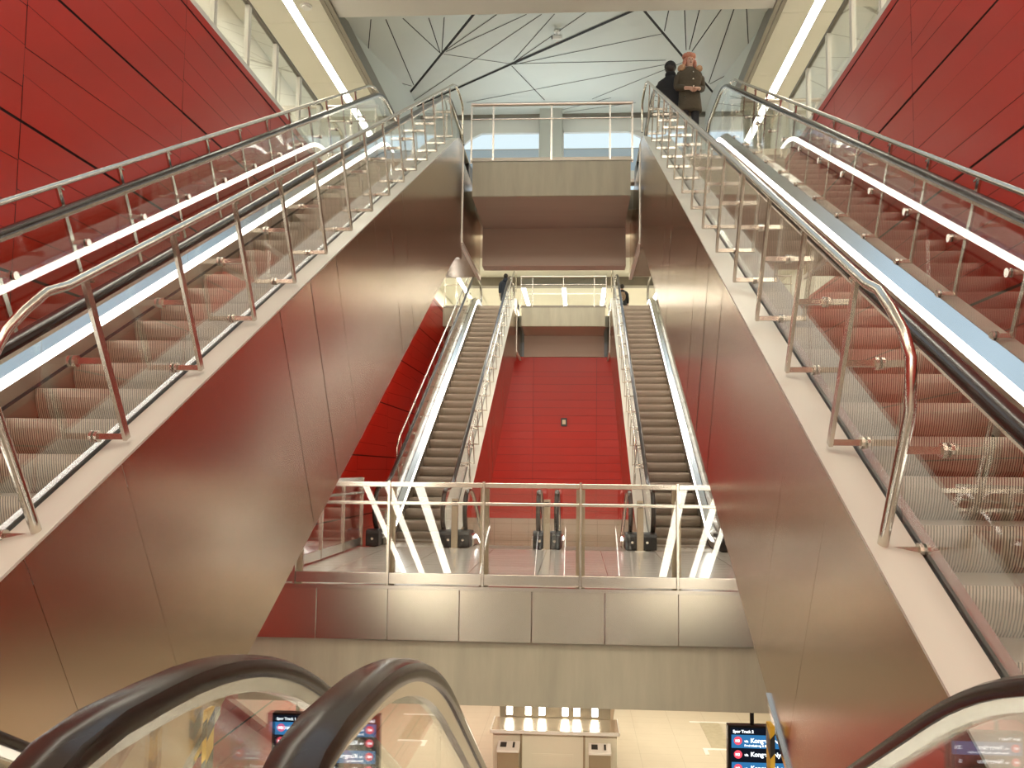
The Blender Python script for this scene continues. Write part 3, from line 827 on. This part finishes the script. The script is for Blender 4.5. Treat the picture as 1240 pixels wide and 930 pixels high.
# ------------------------------------------------------------------ people
def skin_mesh(name, verts, edges, radii, material, parent, sub=1):
    me = bpy.data.meshes.new(name); me.from_pydata(verts, edges, [])
    o = bpy.data.objects.new(name, me); COL.objects.link(o)
    sk = o.modifiers.new('skin', 'SKIN'); sk.use_smooth_shade = True
    for i, r in enumerate(radii):
        r = r if isinstance(r, tuple) else (r, r)
        me.skin_vertices[0].data[i].radius = r
        me.skin_vertices[0].data[i].use_root = (i == 0)
    ss = o.modifiers.new('sub', 'SUBSURF'); ss.levels = sub; ss.render_levels = sub
    bpy.context.view_layer.update()
    dg = bpy.context.evaluated_depsgraph_get()
    m2 = bpy.data.meshes.new_from_object(o.evaluated_get(dg)); bpy.data.objects.remove(o)
    m2.materials.clear(); m2.materials.append(M[material])
    for p in m2.polygons: p.use_smooth = True
    q = bpy.data.objects.new(name, m2); COL.objects.link(q)
    if parent: q.parent = parent
    return q
def chain(V, E, R, pts, start=None):
    prev = start
    for p, r in pts:
        V.append(p); R.append(r); i = len(V) - 1
        if prev is not None: E.append((prev, i))
        prev = i
    return prev
def person(label, loc, rz, h, coat, coat_len, trousers, arms='down', hair='hairdark', extra=None):
    t = thing('person', label, 'person', loc, None, rz)
    k = h / 1.75
    V, E, R = [], [], []
    def p(x, y, z): return (x * k, y * k, z * k)
    # body faces -y
    pel = chain(V, E, R, [(p(0, 0, .95), (.15 * k, .11 * k))])
    ch = chain(V, E, R, [(p(0, 0, 1.15), (.13 * k, .10 * k)), (p(0, 0, 1.35), (.16 * k, .11 * k)), (p(0, .01, 1.46), (.09 * k, .075 * k)), (p(0, 0, 1.53), .052 * k), (p(0, -.012, 1.60), (.066 * k, .078 * k)), (p(0, -.012, 1.68), (.07 * k, .085 * k)), (p(0, 0, 1.735), .045 * k)], pel)
    sh = pel + 3
    arm_pts = {}
    for s in (-1, 1):
        if arms == 'clasp':
            pts = [(p(s * .19, .01, 1.41), .055 * k), (p(s * .235, .03, 1.16), .044 * k), (p(s * .10, -.20, 1.06), .034 * k), (p(s * .045, -.235, 1.045), (.032 * k, .024 * k))]
            fd = Vector((-s * .75, -.1, -.35)).normalized()
        else:
            pts = [(p(s * .19, .01, 1.41), .055 * k), (p(s * .235, .02, 1.14), .044 * k), (p(s * .24, -.03, .90), .034 * k), (p(s * .24, -.04, .83), (.026 * k, .038 * k))]
            fd = Vector((0, -.15, -1)).normalized()
        arm_pts[s] = [q[0] for q in pts]
        w = chain(V, E, R, pts, sh - 1)
        base = Vector(V[w]); lat = Vector((0, -.5, .8)) if arms == 'clasp' else Vector((0, 1, 0))
        for f_i, (o_, L) in enumerate(((-.026, .062), (-.009, .075), (.009, .072), (.026, .055))):
            b0 = base + lat * o_ * k + fd * .03 * k
            chain(V, E, R, [(tuple(b0), .011 * k), (tuple(b0 + fd * L * .5 * k + Vector((0, -.006, 0))), .010 * k), (tuple(b0 + fd * L * k + Vector((0, -.018, 0)) * k), .008 * k)], w)
        th = base - lat * .035 * k + fd * .005 * k
        chain(V, E, R, [(tuple(th), .012 * k), (tuple(th + fd * .04 * k - lat * .012 * k), .010 * k)], w)
    legs = {}
    for s in (-1, 1):
        pts = [(p(s * .09, 0, .88), .085 * k), (p(s * .10, -.01, .50), .058 * k), (p(s * .10, .02, .09), .038 * k), (p(s * .105, -.10, .035), (.036 * k, .03 * k))]
        legs[s] = pts; chain(V, E, R, pts, pel)
    body = skin_mesh('body', V, E, R, 'skin', t)
    # face: nose, eyes, mouth and ears belong to the head
    b_ = MB(); b_.sphere(p(0, -.098, 1.632), (.012 * k, .016 * k, .02 * k), 8, 6)
    for s in (-1, 1): b_.sphere(p(s * .070, .0, 1.635), (.01 * k, .02 * k, .03 * k), 8, 6)
    b_.build('nose_and_ears', 'skin', body, smooth=True)
    b_ = MB()
    for s in (-1, 1): b_.sphere(p(s * .028, -.083, 1.652), .009 * k, 8, 6)
    b_.sphere(p(0, -.086, 1.592), (.022 * k, .006 * k, .006 * k), 8, 6)
    b_.build('eyes_and_mouth', 'hairdark', body, smooth=True)
    # clothes
    b_ = MB(); rr = []; rng = random.Random(9)
    prof = [(coat_len, .205, .155, 0), (coat_len + .02, .215, .165, 0), ((coat_len + 1.0) / 2, .205, .155, 0), (1.02, .19, .14, 0), (1.16, .188, .138, 0), (1.28, .215, .148, .005), (1.38, .235, .145, .008), (1.44, .215, .125, .01), (1.485, .13, .098, .008), (1.52, .08, .082, .004), (1.525, .06, .06, .004)]
    for z, rx, ry, oy in prof:
        rr.append([(rx * k * math.cos(2 * math.pi * q / 22) * (1 + .02 * math.sin(3 * q + z * 9)), oy * k + ry * k * math.sin(2 * math.pi * q / 22) * (1 + .03 * math.sin(2 * q + z * 14)), z * k) for q in range(22)])
    b_.rings(rr); b_.build('coat', coat, t, smooth=True)
    for sd in (-1, 1):
        a = arm_pts[sd]; V, E, R = [], [], []
        chain(V, E, R, [(a[0], .090 * k), (tuple(Vector(a[0]) * .5 + Vector(a[1]) * .5), .074 * k), (a[1], .068 * k), (tuple(Vector(a[1]) * .5 + Vector(a[2]) * .5), .062 * k), (tuple(Vector(a[1]) * .10 + Vector(a[2]) * .90), .054 * k)])
        skin_mesh('sleeve', V, E, R, coat, t)
    V, E, R = [], [], []
    r0 = chain(V, E, R, [(p(0, 0, .92), (.12 * k, .09 * k))])
    for s in (-1, 1):
        pts = legs[s]
        chain(V, E, R, [(pts[0][0], .09 * k), (pts[1][0], .072 * k), (tuple(Vector(pts[2][0]) + Vector((0, 0, .02))), .056 * k)], r0)
    skin_mesh('trousers', V, E, R, trousers, t)
    for s in (-1, 1):
        V, E, R = [], [], []
        chain(V, E, R, [(p(s * .10, .03, .10), .052 * k), (p(s * .10, .02, .052), (.05 * k, .05 * k)), (p(s * .105, -.12, .042), (.044 * k, .038 * k))])
        skin_mesh('boot', V, E, R, 'black', t)
    # hair cap
    b_ = MB(); rng = random.Random(int(loc[1] * 10))
    b_.sphere(p(0, .022, 1.672), (.092 * k, .105 * k, .10 * k), 18, 12, fn=lambda d_: 1 + .05 * rng.random() - (.16 if d_[1] < -.55 and d_[2] < .35 else 0))
    b_.build('hair', hair, t, smooth=True)
    if extra: extra(t, k, p)
    return t
def woman_extra(t, k, p):
    rng = random.Random(2)
    # fur-trimmed hood lying on the shoulders
    b_ = MB(); pts = []
    for i in range(17):
        a = math.pi * (-.15 + 1.3 * i / 16)
        pts.append(p(.165 * math.cos(a), .03 + .10 * math.sin(a) - .10 * (1 - math.sin(a)) * .6, 1.50 + .05 * math.sin(a)))
    b_.tube(pts, .055 * k, 10); o = b_.build('fur_collar', 'fur', t, smooth=True)
    b_ = MB(); b_.sphere(p(.0, .14, 1.46), (.14 * k, .09 * k, .12 * k)); b_.build('hood', 'olive', t, smooth=True)
    b_ = MB()
    for i in range(9):
        a = 2 * math.pi * i / 9
        b_.sphere(p(.075 * math.cos(a), .03 + .075 * math.sin(a), 1.735 + .02 * rng.random()), .05 * k, 10, 7)
    b_.sphere(p(.0, .02, 1.77), .06 * k, 10, 7)
    for s in (-1, 1): b_.sphere(p(s * .095, -.0, 1.60), (.035 * k, .05 * k, .08 * k), 10, 7)
    b_.build('hair_curls', 'hairpink', t, smooth=True)
    b_ = MB()
    for z in (1.38, 1.25, 1.12): b_.disc(p(.02, -.15, z), (0, -1, 0), .014 * k, .012, 10)
    b_.build('button', 'steel', t)
def man_extra(t, k, p):
    b_ = MB(); b_.sphere(p(0, .015, 1.69), (.102 * k, .115 * k, .10 * k), 18, 12); b_.sphere(p(0, .0, 1.555), (.095 * k, .095 * k, .07 * k), 14, 9); b_.build('knit_hat', 'blackcloth', t, smooth=True)
def bag_extra(t, k, p):
    b_ = MB(); b_.sphere(p(0, .20, 1.20), (.14 * k, .085 * k, .20 * k), 16, 12); b_.sphere(p(0, .27, 1.12), (.10 * k, .05 * k, .09 * k), 12, 8); o = b_.build('backpack', 'bag', t, smooth=True)
    b_ = MB()
    for s in (-1, 1): b_.tube([p(s * .09, .16, 1.36), p(s * .10, .04, 1.475), p(s * .10, -.12, 1.40), p(s * .11, -.12, 1.2)], .018 * k, 8)
    b_.build('backpack_strap', 'bag', t, smooth=True)
def hood_extra(t, k, p):
    b_ = MB(); b_.sphere(p(0, .11, 1.47), (.13 * k, .09 * k, .10 * k), 14, 9); b_.build('hood', 'navy', t, smooth=True)
    b_ = MB(); b_.sphere(p(-.30, .0, .80), (.07 * k, .14 * k, .12 * k), 14, 9); b_.tube([p(-.27, 0, .88), p(-.25, 0, 1.02)], .012 * k, 8); b_.build('shoulder_bag', 'blackcloth', t, smooth=True)
person('woman in olive parka with fur collar and pink hair, hands clasped, atop right escalator', (2.44, 13.95, H), .15, 1.74, 'olive', .72, 'denim', 'clasp', 'hairpink', woman_extra)
person('person in black jacket and black hat behind woman in parka', (2.17, 14.5, H), math.pi - .3, 1.88, 'blackcloth', .80, 'denim', 'down', 'hairdark', man_extra)
person('person in long navy coat seen from behind atop distant left escalator', (-2.13, 28.95, H), math.pi + .1, 1.52, 'navy', .62, 'denim', 'down', 'hairdark', hood_extra)
person('person with tan backpack seen from behind atop distant right escalator', (2.20, 31.0, H), math.pi, 1.60, 'blackcloth', .85, 'denim', 'down', 'hairdark', bag_extra)

# ------------------------------------------------------------------ lights
def area(name, loc, rot, sx_, sy_, power, col):
    l = bpy.data.lights.new(name, 'AREA'); l.shape = 'RECTANGLE'; l.size = sx_; l.size_y = sy_; l.energy = power; l.color = col
    o = bpy.data.objects.new(name, l); COL.objects.link(o); o.location = loc; o.rotation_euler = rot
    return o
W = (1, .88, .66)
for x in (-2.4, 2.4):
    area('concourse_fill', (x * 1.3, 26.5, -1.6), (0, 0, 0), .3, 4, 200, W)  # added fill, no fixture: brightens the far concourse from above
area('concourse_fill', (0, 13.3, -.88), (math.radians(42), 0, 0), 5, .35, 330, W)  # added fill hidden behind the balcony beam, aimed at the enclosure front
area('concourse_fill', (6.4, 22, -1.65), (0, 0, 0), 3, 8, 200, W)  # added fill, out of view, over the right part of the concourse
area('hall_fill', (0, -2.2, 11.6), (math.radians(32), 0, 0), 6, 2, 620, (1, .92, .78))  # added fill above and behind the camera, brightens the near hall
area('landing_fill', (0, -4.6, 5.6), (math.radians(50), 0, 0), 5, .8, 200, (1, .90, .72))  # added fill behind the camera for surfaces that face it
area('landing_fill', (0, 17.3, 6.35), (math.radians(38), 0, 0), 5.5, .3, 210, (1, .90, .72))  # added fill hidden behind the landing beam, brightens far steps and red wall
area('hall_fill', (0, 25.3, 9.68), (0, 0, 0), 5, .4, 160, (1, .92, .78))  # added fill over the far void, out of view
area('ceiling_fill', (0, 14.62, 10.25), (math.radians(155), 0, 0), 4, .25, 13, (.86, .97, .97))  # added fill tucked behind the front beam, brightens the faceted ceiling
area('ceiling_fill', (0, 20.8, 9.0), (math.pi, 0, 0), 4, 1.6, 56, (.84, .97, .97))  # added upward fill hidden by the landing slab, same ceiling
w = bpy.data.worlds.new('world'); sc.world = w; w.use_nodes = True
bg = w.node_tree.nodes['Background']; bg.inputs[0].default_value = (1, .93, .82, 1); bg.inputs[1].default_value = .12

# ------------------------------------------------------------------ camera
cam = bpy.data.cameras.new('camera'); co = bpy.data.objects.new('camera', cam); COL.objects.link(co)
cam.sensor_width = 36; cam.lens = F_ / 1240 * 36
cam.shift_x = (620 - PX) / 1240; cam.shift_y = (PY - 465) / 1240
cam.clip_start = .05; cam.clip_end = 200
mtx = Matrix((cr, cu, -fw)).transposed().to_4x4(); mtx.translation = CO
co.matrix_world = mtx
sc.camera = co
vs = sc.view_settings
sc.display_settings.display_device = 'sRGB'
vs.view_transform = 'Standard'; vs.look = 'None'; vs.gamma = 1; vs.use_curve_mapping = False; vs.exposure = 0.33
cy = sc.cycles
cy.transparent_max_bounces = 40; cy.max_bounces = 10; cy.glossy_bounces = 6; cy.diffuse_bounces = 4
cy.sample_clamp_indirect = 6; cy.caustics_reflective = True
cy.use_denoising = True
